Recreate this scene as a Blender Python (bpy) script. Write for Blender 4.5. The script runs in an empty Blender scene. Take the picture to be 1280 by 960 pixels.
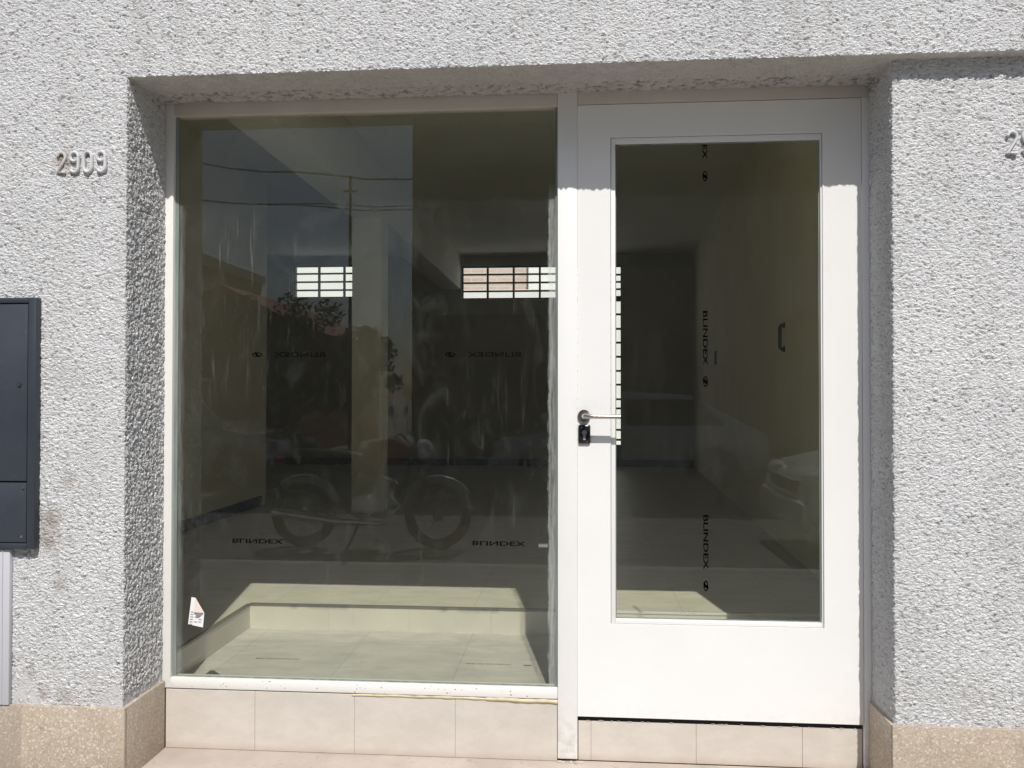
import bpy, bmesh, math, random
import numpy as np
from mathutils import Vector, Matrix, noise
random.seed(7)
S = bpy.context.scene
COL = S.collection
R = math.radians

# ------------------------------------------------------------------ materials
def newmat(name):
    m = bpy.data.materials.new(name); m.use_nodes = True
    nt = m.node_tree; nt.nodes.clear()
    return m, nt
def N(nt, typ, **kw):
    n = nt.nodes.new(typ)
    for k, v in kw.items():
        if k in n.inputs.keys(): n.inputs[k].default_value = v
        else: setattr(n, k, v)
    return n
def L(nt, a, b): nt.links.new(a, b)
def rgba(c): return (c[0], c[1], c[2], 1)
def coords(nt, scale=(1, 1, 1)):
    tc = N(nt, 'ShaderNodeTexCoord'); mp = N(nt, 'ShaderNodeMapping')
    mp.inputs['Scale'].default_value = scale
    L(nt, tc.outputs['Object'], mp.inputs['Vector']); return mp.outputs['Vector']
def noise_n(nt, vec, scale, detail=3, rough=.55, dist=0):
    n = N(nt, 'ShaderNodeTexNoise'); n.inputs['Scale'].default_value = scale
    n.inputs['Detail'].default_value = detail; n.inputs['Roughness'].default_value = rough
    n.inputs['Distortion'].default_value = dist; L(nt, vec, n.inputs['Vector']); return n.outputs['Fac']
def ramp(nt, fac, stops, interp='LINEAR'):
    r = N(nt, 'ShaderNodeValToRGB'); r.color_ramp.interpolation = interp
    e = r.color_ramp.elements
    while len(e) < len(stops): e.new(.5)
    for i, (p, c) in enumerate(stops):
        e[i].position = p; e[i].color = rgba(c) if hasattr(c, '__len__') else (c, c, c, 1)
    L(nt, fac, r.inputs['Fac']); return r.outputs['Color']
def mixc(nt, fac, a, b, mode='MIX'):
    m = N(nt, 'ShaderNodeMix'); m.data_type = 'RGBA'; m.blend_type = mode
    for sock, v in ((m.inputs[0], fac), (m.inputs[6], a), (m.inputs[7], b)):
        if hasattr(v, 'is_linked'): L(nt, v, sock)
        elif hasattr(v, '__len__'): sock.default_value = rgba(v)
        else: sock.default_value = v
    return m.outputs[2]
def math_n(nt, op, a, b=None, c=None, clamp=False):
    m = N(nt, 'ShaderNodeMath'); m.operation = op; m.use_clamp = clamp
    for i, v in enumerate((a, b, c)):
        if v is None: continue
        if hasattr(v, 'is_linked'): L(nt, v, m.inputs[i])
        else: m.inputs[i].default_value = v
    return m.outputs[0]
def sepxyz(nt, vec):
    s = N(nt, 'ShaderNodeSeparateXYZ'); L(nt, vec, s.inputs[0]); return s.outputs
def finish(nt, color, rough=.6, bump=None, bstr=.3, bdist=.01, metal=0, spec=.5, coat=0):
    p = N(nt, 'ShaderNodeBsdfPrincipled'); o = N(nt, 'ShaderNodeOutputMaterial')
    if hasattr(color, 'is_linked'): L(nt, color, p.inputs['Base Color'])
    else: p.inputs['Base Color'].default_value = rgba(color)
    if hasattr(rough, 'is_linked'): L(nt, rough, p.inputs['Roughness'])
    else: p.inputs['Roughness'].default_value = rough
    p.inputs['Metallic'].default_value = metal; p.inputs['Specular IOR Level'].default_value = spec
    p.inputs['Coat Weight'].default_value = coat
    if bump is not None:
        b = N(nt, 'ShaderNodeBump'); b.inputs['Strength'].default_value = bstr; b.inputs['Distance'].default_value = bdist
        L(nt, bump, b.inputs['Height']); L(nt, b.outputs[0], p.inputs['Normal'])
    L(nt, p.outputs[0], o.inputs['Surface']); return p, o
def simple(name, c, rough=.6, var=.12, scale=6, bscale=80, bstr=.15, bdist=.002, metal=0, spec=.5, coat=0, stretch=(1, 1, 1), dirt=None):
    m, nt = newmat(name); v = coords(nt, stretch)
    f = noise_n(nt, v, scale, 5, .6)
    lo = tuple(x*(1-var) for x in c); hi = tuple(min(1, x*(1+var)) for x in c)
    col = ramp(nt, f, [(.3, lo), (.7, hi)])
    if dirt:
        d = ramp(nt, noise_n(nt, v, dirt[1], 6, .7), [(dirt[2], 0.0), (dirt[2]+.15, 1.0)])
        d = math_n(nt, 'MULTIPLY', d, dirt[3]); col = mixc(nt, d, col, dirt[0])
    b = noise_n(nt, v, bscale, 4, .6)
    rr = ramp(nt, f, [(.3, max(0, rough-.08)), (.7, min(1, rough+.08))])
    finish(nt, col, rr, b, bstr, bdist, metal, spec, coat); return m

# stucco: real displacement, grain about a centimetre
def stucco_mat():
    m, nt = newmat('stucco'); m.displacement_method = 'BOTH'
    v = coords(nt, (.95, .95, 1.38))
    geo = N(nt, 'ShaderNodeNewGeometry'); gn = sepxyz(nt, geo.outputs['Normal'])
    warp = N(nt, 'ShaderNodeTexNoise'); warp.inputs['Scale'].default_value = 45; warp.inputs['Detail'].default_value = 2
    L(nt, v, warp.inputs['Vector'])
    vm = N(nt, 'ShaderNodeVectorMath'); vm.operation = 'MULTIPLY_ADD'
    L(nt, warp.outputs['Color'], vm.inputs[0]); vm.inputs[1].default_value = (.022, .022, .022); L(nt, v, vm.inputs[2])
    vo = N(nt, 'ShaderNodeTexVoronoi'); vo.feature = 'SMOOTH_F1'; vo.inputs['Scale'].default_value = 88; vo.inputs['Smoothness'].default_value = .35
    vo.inputs['Randomness'].default_value = 1
    L(nt, vm.outputs[0], vo.inputs['Vector'])
    n1 = noise_n(nt, vm.outputs[0], 75, 3, .62)
    n2 = noise_n(nt, v, 210, 3, .65)
    n3 = noise_n(nt, v, 12, 3, .5)
    h = math_n(nt, 'MULTIPLY', vo.outputs['Distance'], -.8)
    h = math_n(nt, 'MULTIPLY_ADD', n1, 1.7, h)
    h = math_n(nt, 'MULTIPLY_ADD', n2, .75, h)
    h = math_n(nt, 'MULTIPLY_ADD', n3, .35, h)          # roughly 0.3 .. 1.2
    # lower amplitude on the soffit (normal pointing down) and on the painted-over patch near the plinth
    down = math_n(nt, 'LESS_THAN', gn[2], -.8)
    pos = sepxyz(nt, coords(nt))
    px = math_n(nt, 'MULTIPLY_ADD', pos[0], -1, -1.70, clamp=False)
    patch1 = math_n(nt, 'MULTIPLY', math_n(nt, 'LESS_THAN', math_n(nt, 'ADD', math_n(nt, 'ABSOLUTE', math_n(nt, 'ADD', pos[0], 1.735)), math_n(nt, 'MULTIPLY', math_n(nt, 'SUBTRACT', pos[2], .32), .45)), .052), 1.0)
    patch2 = math_n(nt, 'LESS_THAN', math_n(nt, 'ADD', math_n(nt, 'ABSOLUTE', math_n(nt, 'ADD', pos[0], 1.445)), math_n(nt, 'MULTIPLY', math_n(nt, 'SUBTRACT', pos[2], .32), .7)), .055)
    patch = math_n(nt, 'MULTIPLY', math_n(nt, 'MAXIMUM', patch1, patch2), ramp(nt, noise_n(nt, v, 38, 4, .7), [(.40, 0.0), (.47, 1.0)]))
    flat = math_n(nt, 'MAXIMUM', math_n(nt, 'MULTIPLY', down, .45), math_n(nt, 'MULTIPLY', patch, .85))
    amp = math_n(nt, 'SUBTRACT', 1, flat)
    hh = math_n(nt, 'MULTIPLY', math_n(nt, 'SUBTRACT', h, .86), amp)
    # colour: pale grey paint, shade painted into the pits, broad weathering, stains
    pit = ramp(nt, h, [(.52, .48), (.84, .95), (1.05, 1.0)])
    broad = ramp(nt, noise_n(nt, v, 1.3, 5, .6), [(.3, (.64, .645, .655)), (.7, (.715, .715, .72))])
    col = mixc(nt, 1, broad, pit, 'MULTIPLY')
    fine = ramp(nt, noise_n(nt, v, 30, 5, .7), [(.56, 0.0), (.75, .35)])
    col = mixc(nt, fine, col, (.36, .35, .33))
    drip = ramp(nt, noise_n(nt, coords(nt, (1, 1, .16)), 9, 5, .65), [(.50, 0.0), (.75, .32)])
    col = mixc(nt, drip, col, (.40, .39, .37))
    lowg = math_n(nt, 'SUBTRACT', 1, math_n(nt, 'MULTIPLY', math_n(nt, 'SUBTRACT', pos[2], .33), 2.2), clamp=True)
    lowg = math_n(nt, 'MULTIPLY', lowg, ramp(nt, noise_n(nt, v, 6, 6, .7), [(.42, 0.0), (.68, .45)]))
    col = mixc(nt, lowg, col, (.42, .40, .36))
    # soffit: warm ground bounce put into its tan paint colour, dark pits
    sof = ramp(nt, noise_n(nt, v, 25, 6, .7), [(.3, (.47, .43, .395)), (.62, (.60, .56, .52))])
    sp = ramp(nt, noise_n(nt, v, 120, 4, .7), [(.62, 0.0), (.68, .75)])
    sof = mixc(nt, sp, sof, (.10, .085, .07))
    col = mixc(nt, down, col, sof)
    # brown stains beside the meter box and around the first digit
    for (sx, sz, rad, st) in ((-1.60, 2.03, .05, .25), (-1.655, .905, .05, .55), (-1.665, .84, .045, .5), (-1.625, .70, .035, .35), (-1.60, 1.03, .04, .25), (-1.70, .93, .03, .5), (-1.628, 2.045, .033, .65), (-1.62, 1.36, .09, .12), (-1.72, .42, .03, .35), (-1.675, .36, .03, .45), (-1.60, .35, .05, .3)):
        dx = math_n(nt, 'SUBTRACT', pos[0], sx); dz = math_n(nt, 'SUBTRACT', pos[2], sz)
        d = math_n(nt, 'SQRT', math_n(nt, 'ADD', math_n(nt, 'MULTIPLY', dx, dx), math_n(nt, 'MULTIPLY', dz, dz)))
        nn = noise_n(nt, v, 55, 4, .7)
        d = math_n(nt, 'ADD', d, math_n(nt, 'MULTIPLY', math_n(nt, 'SUBTRACT', nn, .5), rad*1.6))
        f = math_n(nt, 'MULTIPLY', math_n(nt, 'SUBTRACT', 1, math_n(nt, 'DIVIDE', d, rad), clamp=True), st*1.6, clamp=True)
        col = mixc(nt, math_n(nt, 'MULTIPLY', f, 1.0), col, (.31, .26, .21))
    col = mixc(nt, math_n(nt, 'MULTIPLY', patch, .8), col, (.50, .50, .505))
    # darker mottled colour in the inner corner under the soffit
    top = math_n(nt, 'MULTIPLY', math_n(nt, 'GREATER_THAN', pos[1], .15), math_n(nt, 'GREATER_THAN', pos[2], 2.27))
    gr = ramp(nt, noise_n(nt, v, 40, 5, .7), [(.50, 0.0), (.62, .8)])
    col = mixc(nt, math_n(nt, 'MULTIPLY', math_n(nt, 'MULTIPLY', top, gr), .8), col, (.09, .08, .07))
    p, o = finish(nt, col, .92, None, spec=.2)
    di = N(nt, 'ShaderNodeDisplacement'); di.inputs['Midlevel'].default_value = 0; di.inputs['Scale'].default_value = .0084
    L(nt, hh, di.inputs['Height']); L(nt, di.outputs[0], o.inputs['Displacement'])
    return m
M = {}
M['stucco'] = stucco_mat()

def granite():
    m, nt = newmat('terrazzo'); v = coords(nt)
    vo = N(nt, 'ShaderNodeTexVoronoi'); vo.inputs['Scale'].default_value = 190; L(nt, v, vo.inputs['Vector'])
    c = sepxyz(nt, vo.outputs['Color'])[0]
    base = ramp(nt, noise_n(nt, v, 9, 5, .65), [(.3, (.42, .34, .26)), (.7, (.56, .47, .37))])
    chips = ramp(nt, c, [(0, (.36, .28, .20)), (.5, (.50, .42, .33)), (.86, (.56, .48, .38)), (.93, (.80, .76, .68))])
    col = mixc(nt, .5, base, chips)
    g = ramp(nt, noise_n(nt, v, 320, 3, .7), [(.35, .72), (.6, 1.0)]); col = mixc(nt, 1, col, g, 'MULTIPLY')
    pos = sepxyz(nt, v)
    wet = math_n(nt, 'MULTIPLY', math_n(nt, 'LESS_THAN', math_n(nt, 'ADD', pos[0], math_n(nt, 'MULTIPLY', noise_n(nt, v, 14, 3), .02)), -1.727), .35)
    col = mixc(nt, wet, col, (.22, .18, .15))
    st = ramp(nt, noise_n(nt, v, 22, 6, .75), [(.60, 0.0), (.70, .6)]); col = mixc(nt, st, col, (.20, .15, .10))
    finish(nt, col, .55, noise_n(nt, v, 260, 3, .6), .25, .0015); return m
M['terrazzo'] = granite()

def enamel(name, base, dirt=.35):
    m, nt = newmat(name); v = coords(nt)
    f = ramp(nt, noise_n(nt, v, 5, 5, .6), [(.3, tuple(x*.965 for x in base)), (.7, base)])
    d = ramp(nt, noise_n(nt, v, 60, 6, .75), [(.66, 0.0), (.76, dirt)]); col = mixc(nt, d, f, (.42, .38, .32))
    pos = sepxyz(nt, v)
    low = math_n(nt, 'MULTIPLY', math_n(nt, 'SUBTRACT', 1, math_n(nt, 'MULTIPLY', math_n(nt, 'SUBTRACT', pos[2], .1), 5), clamp=True), ramp(nt, noise_n(nt, v, 40, 5, .7), [(.45, 0.0), (.65, .6)]))
    col = mixc(nt, low, col, (.45, .40, .34))
    finish(nt, col, .38, noise_n(nt, coords(nt, (1, 1, .25)), 70, 3, .5), .12, .0012, spec=.45); return m
M['white'] = enamel('white_enamel', (.82, .815, .80))
M['white2'] = enamel('white_enamel_old', (.78, .77, .74), .6)
M['dark_gap'] = simple('gap_shade_black', (.012, .012, .013), .9)  # near-black colour holding the shade of the gap under the door
def tile_mat():
    m, nt = newmat('cream_tile'); v = coords(nt)
    b = ramp(nt, noise_n(nt, v, 4, 4, .6), [(.3, (.575, .525, .47)), (.7, (.63, .585, .53))])
    vein = ramp(nt, noise_n(nt, coords(nt, (.5, 1, 1)), 26, 6, .7, .4), [(.40, .93), (.6, 1.0)]); col = mixc(nt, 1, b, vein, 'MULTIPLY')
    sp = ramp(nt, noise_n(nt, v, 75, 5, .8), [(.68, 0.0), (.73, .55)]); col = mixc(nt, sp, col, (.28, .21, .15))
    pos = sepxyz(nt, v)
    low = math_n(nt, 'MULTIPLY', math_n(nt, 'SUBTRACT', 1, math_n(nt, 'MULTIPLY', math_n(nt, 'SUBTRACT', pos[2], .098), 40), clamp=True), .45)
    col = mixc(nt, low, col, (.42, .31, .23))
    finish(nt, col, .33, noise_n(nt, v, 30, 2), .05, .002); return m
M['tile'] = tile_mat()
M['headshade'] = simple('shaded_head_paint', (.60, .55, .50), .5, .06, 6, 60, .1, .001, dirt=((.3, .26, .22), 40, .62, .4))  # dimmer, browner colour that holds the lintel's shade on the head frames
M['chip'] = simple('chipped_metal', (.22, .19, .16), .9)
M['grout'] = simple('grout', (.50, .44, .38), .95)
M['landing'] = simple('screed', (.49, .43, .375), .8, .14, 7, 120, .4, .002, dirt=((.30, .22, .16), 28, .56, .6))
M['foam'] = simple('yellow_glue', (.58, .50, .33), .5, .2, 30, 60, .5, .003)
M['sidewalk'] = simple('concrete_paving', (.34, .325, .30), .85, .18, 3, 60, .3, .004, dirt=((.22, .21, .19), 8, .55, .5))
M['road'] = simple('asphalt', (.15, .148, .145), .9, .2, 2, 200, .6, .006, dirt=((.24, .235, .22), 14, .55, .5))
M['kerb'] = simple('kerb_stone', (.42, .41, .39), .85, .15, 6, 60, .3, .004)
M['ground'] = simple('bare_ground', (.22, .2, .15), .95, .2, 1, 20, .4, .01)
M['cream'] = simple('cream_plaster', (.82, .775, .66), .8, .05, 2, 60, .2, .002)
M['creamR'] = simple('cream_plaster_side', (.82, .77, .62), .75, .08, 1.2, 60, .2, .002)
M['ceil'] = simple('ceiling_paint', (.86, .85, .79), .85, .05, 2, 60, .2, .002)
M['columnpaint'] = simple('column_paint', (.93, .91, .84), .8, .03, 2, 60, .2, .002)
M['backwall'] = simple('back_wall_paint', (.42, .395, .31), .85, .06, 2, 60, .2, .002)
def floor_mat(name, c, ts, wear):
    m, nt = newmat(name); v = coords(nt)
    br = N(nt, 'ShaderNodeTexBrick'); br.offset = 0; br.squash = 1
    L(nt, v, br.inputs['Vector']); br.inputs['Scale'].default_value = 1
    br.inputs['Brick Width'].default_value = ts; br.inputs['Row Height'].default_value = ts; br.inputs['Mortar Size'].default_value = .0016
    br.inputs['Color1'].default_value = rgba(c); br.inputs['Color2'].default_value = rgba(tuple(x*.96 for x in c)); br.inputs['Mortar'].default_value = rgba(tuple(x*.72 for x in c))
    n = ramp(nt, noise_n(nt, coords(nt, (1, 2.5, 1)), 5, 6, .7, .5), [(.35, 1-wear), (.62, 1.0)])
    col = mixc(nt, 1, br.outputs['Color'], n, 'MULTIPLY')
    d = ramp(nt, noise_n(nt, v, 34, 6, .8), [(.66, 0.0), (.78, .12)]); col = mixc(nt, d, col, (.30, .28, .24))
    finish(nt, col, .45, noise_n(nt, v, 50, 3), .08, .002); return m
M['pitfloor'] = floor_mat('display_floor', (.55, .53, .52), .45, .22)
M['floor'] = floor_mat('room_floor', (.58, .56, .49), .45, .16)
M['risertile'] = simple('riser_tile', (.62, .595, .555), .4, .06, 4, 40, .05, .002)
M['strip'] = simple('edge_strip', (.22, .22, .2), .4, .1, metal=.4)
M['alu'] = simple('bright_strip', (.75, .75, .72), .3, .05, metal=.3)
M['black'] = simple('black_steel', (.02, .02, .022), .55)
M['dblue'] = simple('blue_grey_steel', (.036, .043, .058), .42, .10, 4, 300, .06, .001, spec=.5, dirt=((.12, .125, .13), 55, .60, .35))
M['dblue2'] = simple('blue_grey_frame', (.030, .037, .050), .45, .1, 4)
M['grille_in'] = simple('dark_gap_steel', (.008, .009, .012), .7)
M['duct'] = simple('pale_grey_panel', (.50, .50, .53), .5, .03, 2, 50, .03, .001)
M['numpaint'] = simple('number_paint', (.60, .60, .605), .75, .05, 20, 90, .4, .002)
M['numstain'] = simple('number_paint_stained', (.54, .51, .48), .85, .25, 60, 90, .4, .002)
M['steel'] = simple('brushed_nickel', (.55, .50, .47), .25, .06, metal=1)
M['steeldark'] = simple('dark_chrome', (.06, .055, .055), .18, .2, 60, metal=.8)
M['paper'] = simple('paper', (.80, .80, .80), .7, .03)
M['paperpink'] = simple('paper_back', (.70, .60, .55), .7, .05)
M['print'] = simple('print_grey', (.25, .25, .28), .7)
M['ink'] = simple('black_ink', (.002, .002, .002), .95, spec=0)
M['inkfaint'] = simple('worn_black_ink', (.006, .006, .006), .95, spec=0)
M['patiowhite'] = simple('white_patio_wall', (.82, .83, .83), .8, .04, 3, dirt=((.45, .43, .4), 6, .62, .4))
def brick_mat():
    m, nt = newmat('brick'); v = coords(nt); mp = N(nt, 'ShaderNodeMapping'); mp.inputs['Rotation'].default_value = (R(90), 0, 0); L(nt, v, mp.inputs['Vector'])
    br = N(nt, 'ShaderNodeTexBrick'); L(nt, mp.outputs[0], br.inputs['Vector']); br.inputs['Scale'].default_value = 1
    br.inputs['Brick Width'].default_value = .24; br.inputs['Row Height'].default_value = .08; br.inputs['Mortar Size'].default_value = .012
    br.inputs['Color1'].default_value = (.62, .46, .40, 1); br.inputs['Color2'].default_value = (.54, .40, .36, 1); br.inputs['Mortar'].default_value = (.62, .58, .54, 1)
    finish(nt, mixc(nt, ramp(nt, noise_n(nt, v, 5, 5, .7), [(.4, 0.0), (.7, .5)]), br.outputs['Color'], (.70, .66, .62)), .9, noise_n(nt, v, 60), .3, .004); return m
M['brick'] = brick_mat()

def glass_mat(name, dirt_edges, haze, streak):
    m, nt = newmat(name); v = coords(nt); pos = sepxyz(nt, v)
    tr = N(nt, 'ShaderNodeBsdfTransparent'); tr.inputs['Color'].default_value = (.935, .943, .895, 1)
    gl = N(nt, 'ShaderNodeBsdfGlossy'); gl.inputs['Roughness'].default_value = 0; gl.inputs['Color'].default_value = (.97, 1, .99, 1)
    wv = N(nt, 'ShaderNodeBump'); wv.inputs['Strength'].default_value = .05; wv.inputs['Distance'].default_value = .004
    L(nt, noise_n(nt, v, 2.2, 1, .3), wv.inputs['Height']); L(nt, wv.outputs[0], gl.inputs['Normal'])
    fr = N(nt, 'ShaderNodeFresnel'); fr.inputs['IOR'].default_value = 1.5
    geo = N(nt, 'ShaderNodeNewGeometry'); front = math_n(nt, 'SUBTRACT', 1, geo.outputs['Backfacing'])
    f = math_n(nt, 'MULTIPLY', math_n(nt, 'MULTIPLY', fr.outputs[0], 1.5, clamp=True), front)
    mx = N(nt, 'ShaderNodeMixShader'); L(nt, f, mx.inputs[0]); L(nt, tr.outputs[0], mx.inputs[1]); L(nt, gl.outputs[0], mx.inputs[2])
    # film of dust, wiping smears, vertical dribbles, specks
    sm = ramp(nt, noise_n(nt, coords(nt, (1.0, 1, .55)), 8, 8, .76, 2.2), [(.50, 0.0), (.78, 1.0)])
    st = ramp(nt, noise_n(nt, coords(nt, (1, 1, .055)), 75, 4, .7, .3), [(.58, 0.0), (.72, 1.0)])
    msk = ramp(nt, noise_n(nt, v, 2.6, 3, .5), [(.48, 0.0), (.66, 1.0)])
    st = math_n(nt, 'MULTIPLY', st, msk)
    spk = ramp(nt, noise_n(nt, v, 210, 2, .5), [(.775, 0.0), (.81, 1.0)])
    d = math_n(nt, 'MULTIPLY_ADD', sm, haze, .010)
    d = math_n(nt, 'MULTIPLY_ADD', st, streak, d)
    d = math_n(nt, 'MULTIPLY_ADD', spk, .10, d)
    if dirt_edges:
        sn = noise_n(nt, coords(nt, (1, 1, .05)), 130, 5, .7)
        wob = math_n(nt, 'MULTIPLY', math_n(nt, 'SUBTRACT', noise_n(nt, coords(nt, (1, 1, .6)), 45, 5, .75), .5), .022)
        xr = math_n(nt, 'ADD', pos[0], wob)
        er = math_n(nt, 'MULTIPLY', math_n(nt, 'SUBTRACT', xr, -.0985), 160, clamp=True)
        er = math_n(nt, 'MULTIPLY', er, ramp(nt, sn, [(.34, .13), (.60, .44)]))
        er = math_n(nt, 'MULTIPLY', er, ramp(nt, pos[2], [(0, 0.0), (1, 1.0)])) if False else er
        hi = math_n(nt, 'SUBTRACT', 1, math_n(nt, 'MULTIPLY', math_n(nt, 'SUBTRACT', pos[2], 1.93), 12, clamp=True))
        er = math_n(nt, 'MULTIPLY', er, hi)
        el = math_n(nt, 'SUBTRACT', 1, math_n(nt, 'MULTIPLY', math_n(nt, 'ADD', xr, 1.366), 60, clamp=True))
        el = math_n(nt, 'MULTIPLY', math_n(nt, 'MULTIPLY', el, ramp(nt, sn, [(.35, .04), (.65, .22)])), hi)
        d = math_n(nt, 'ADD', d, math_n(nt, 'ADD', er, el))
    d = math_n(nt, 'MULTIPLY', d, front, clamp=True)
    df = N(nt, 'ShaderNodeBsdfDiffuse'); df.inputs['Color'].default_value = (.60, .63, .60, 1)
    m2 = N(nt, 'ShaderNodeMixShader'); L(nt, d, m2.inputs[0]); L(nt, mx.outputs[0], m2.inputs[1]); L(nt, df.outputs[0], m2.inputs[2])
    o = N(nt, 'ShaderNodeOutputMaterial'); L(nt, m2.outputs[0], o.inputs[0]); return m
M['glass'] = glass_mat('window_glass', True, .040, .11)
M['glassd'] = glass_mat('door_glass', False, .012, .03)
M['putty'] = simple('green_glass_edge', (.20, .235, .215), .4, .3, 30, stretch=(1, 1, .1))
# street
M['carwhite'] = simple('car_paint_white', (.80, .81, .82), .2, .02, coat=.6)
M['carsilver'] = simple('car_paint_silver', (.62, .63, .64), .3, .02, metal=.1, coat=.6)
M['cargrey'] = simple('car_paint_grey', (.36, .37, .38), .25, .02, metal=.3, coat=.6)
M['carglass'] = simple('car_glass', (.015, .018, .02), .05, .02)
M['rubber'] = simple('tyre_rubber', (.025, .025, .025), .85)
M['rim'] = simple('alloy', (.5, .5, .52), .3, metal=.9)
M['lamp'] = simple('lamp_lens', (.75, .75, .72), .1, coat=.5)
M['lampred'] = simple('red_lens', (.45, .02, .02), .15, coat=.5)
M['redpaint'] = simple('red_tank_paint', (.22, .02, .018), .2, coat=.6)
M['vinyl'] = simple('black_vinyl', (.02, .02, .02), .5)
M['spokes'] = simple('dark_wheel_metal', (.12, .12, .12), .5, metal=.3)
M['chrome'] = simple('chrome', (.75, .75, .76), .1, metal=1)
M['terracotta'] = simple('terracotta_roof', (.33, .14, .09), .85, .2, 8)
M['redwall'] = simple('red_plaster', (.33, .13, .09), .9, .12, 3)
M['ochre'] = simple('ochre_plaster', (.42, .33, .20), .9, .12, 3)
M['greywall'] = simple('grey_plaster', (.32, .32, .32), .9, .12, 3)
M['tallwall'] = simple('brown_plaster', (.24, .20, .15), .9, .12, 2)
M['slab'] = simple('balcony_concrete', (.34, .32, .30), .9, .1, 3)
M['winpane'] = simple('house_window', (.03, .035, .04), .1)
M['wood'] = simple('pole_wood', (.13, .09, .06), .9, .2, 10)
M['cable'] = simple('cable_black', (.012, .012, .012), .7)
M['bark'] = simple('bark', (.10, .075, .05), .95, .25, 12)
def leaf_mat():
    m, nt = newmat('leaves'); v = coords(nt)
    col = ramp(nt, noise_n(nt, v, 1.7, 4, .6), [(.3, (.030, .055, .018)), (.7, (.085, .125, .035))])
    finish(nt, col, .6); return m
M['leaf'] = leaf_mat()

# ------------------------------------------------------------------ mesh helpers
class MB:
    def __init__(s): s.bm = bmesh.new()
    def box(s, x0, x1, y0, y1, z0, z1, bevel=0, seg=2, rot=None, piv=None):
        r = bmesh.ops.create_cube(s.bm, size=1)
        vs = r['verts']
        for v in vs:
            v.co = Vector(((x0+x1)/2+v.co.x*(x1-x0), (y0+y1)/2+v.co.y*(y1-y0), (z0+z1)/2+v.co.z*(z1-z0)))
        if bevel:
            es = list({e for v in vs for e in v.link_edges})
            rr = bmesh.ops.bevel(s.bm, geom=es, offset=bevel, segments=seg, affect='EDGES', profile=.5)
            vs = [v for v in rr['verts']] if rr['verts'] else vs
            vs = list({v for f in rr['faces'] for v in f.verts} | {v for v in vs if v.is_valid})
        if rot is not None:
            bmesh.ops.rotate(s.bm, verts=[v for v in vs if v.is_valid], cent=piv or ((x0+x1)/2, (y0+y1)/2, (z0+z1)/2), matrix=rot)
        return s
    def tube(s, pts, r, n=10, caps=True, closed=False):
        pts = [Vector(p) for p in pts]; rs = r if hasattr(r, '__len__') else [r]*len(pts)
        rings = []; up = None
        for i, p in enumerate(pts):
            if closed: t = (pts[(i+1) % len(pts)]-pts[i-1]).normalized()
            else: t = (pts[min(i+1, len(pts)-1)]-pts[max(i-1, 0)]).normalized()
            if up is None: up = t.orthogonal().normalized()
            up = (up-t*up.dot(t)).normalized(); b = t.cross(up)
            rings.append([s.bm.verts.new(p+(up*math.cos(a)+b*math.sin(a))*rs[i]) for a in (2*math.pi*k/n for k in range(n))])
        m = len(rings)
        for i in range(m if closed else m-1):
            A, B = rings[i], rings[(i+1) % m]
            if closed and i == m-1:   # match start offset
                off = min(range(n), key=lambda o: (A[0].co-B[o].co).length); B = B[off:]+B[:off]
            for k in range(n): s.bm.faces.new((A[k], A[(k+1) % n], B[(k+1) % n], B[k]))
        if caps and not closed:
            s.bm.faces.new(rings[0][::-1]); s.bm.faces.new(rings[-1])
        return s
    def cyl(s, c, axis, r, h, n=24, r2=None):
        c = Vector(c); a = Vector(axis).normalized()
        s.tube([c-a*h/2, c+a*h/2], [r, r if r2 is None else r2], n); return s
    def ball(s, c, rx, ry=None, rz=None, u=16, v=10):
        r = bmesh.ops.create_uvsphere(s.bm, u_segments=u, v_segments=v, radius=1)
        for w in r['verts']: w.co = Vector((c[0]+w.co.x*rx, c[1]+w.co.y*(ry or rx), c[2]+w.co.z*(rz or rx)))
        return s
    def poly(s, pts):
        s.bm.faces.new([s.bm.verts.new(p) for p in pts]); return s
    def prism(s, prof, y0, y1, inset=None):      # profile in x,z extruded along y
        A = [s.bm.verts.new((x, y0, z)) for x, z in prof]; B = [s.bm.verts.new((x, y1, z)) for x, z in prof]
        n = len(prof)
        for k in range(n): s.bm.faces.new((A[k], A[(k+1) % n], B[(k+1) % n], B[k]))
        s.bm.faces.new(A[::-1]); s.bm.faces.new(B); return s
    def build(s, name, mat, parent=None, smooth=False, origin=None, bevelmod=0):
        bmesh.ops.recalc_face_normals(s.bm, faces=s.bm.faces)
        if origin is not None: bmesh.ops.translate(s.bm, verts=s.bm.verts, vec=-Vector(origin))
        me = bpy.data.meshes.new(name); s.bm.to_mesh(me); s.bm.free()
        if smooth:
            me.polygons.foreach_set('use_smooth', [True]*len(me.polygons)); 
            try: me.set_sharp_from_angle(angle=R(35))
            except Exception: pass
        me.materials.append(mat)
        o = bpy.data.objects.new(name, me); COL.objects.link(o)
        if parent is not None: o.parent = parent
        if origin is not None: o.location = origin
        if bevelmod:
            b = o.modifiers.new('b', 'BEVEL'); b.width = bevelmod; b.segments = 2; b.limit_method = 'ANGLE'; b.angle_limit = R(40)
        return o
def B(name, mat, parent, *a, bevel=0, smooth=False, origin=None):
    return MB().box(*a, bevel=bevel).build(name, mat, parent, smooth or bool(bevel), origin)
def tag(o, label=None, cat=None, group=None, kind=None):
    if label: o['label'] = label
    if cat: o['category'] = cat
    if group: o['group'] = group
    if kind: o['kind'] = kind
    return o
def empty(name, loc, label, cat, group=None, rz=0):
    o = bpy.data.objects.new(name, None); COL.objects.link(o); o.location = loc; o.rotation_euler = (0, 0, rz)
    o.empty_display_size = .1
    return tag(o, label, cat, group)
def struct(o): o['kind'] = 'structure'; return o

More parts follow.
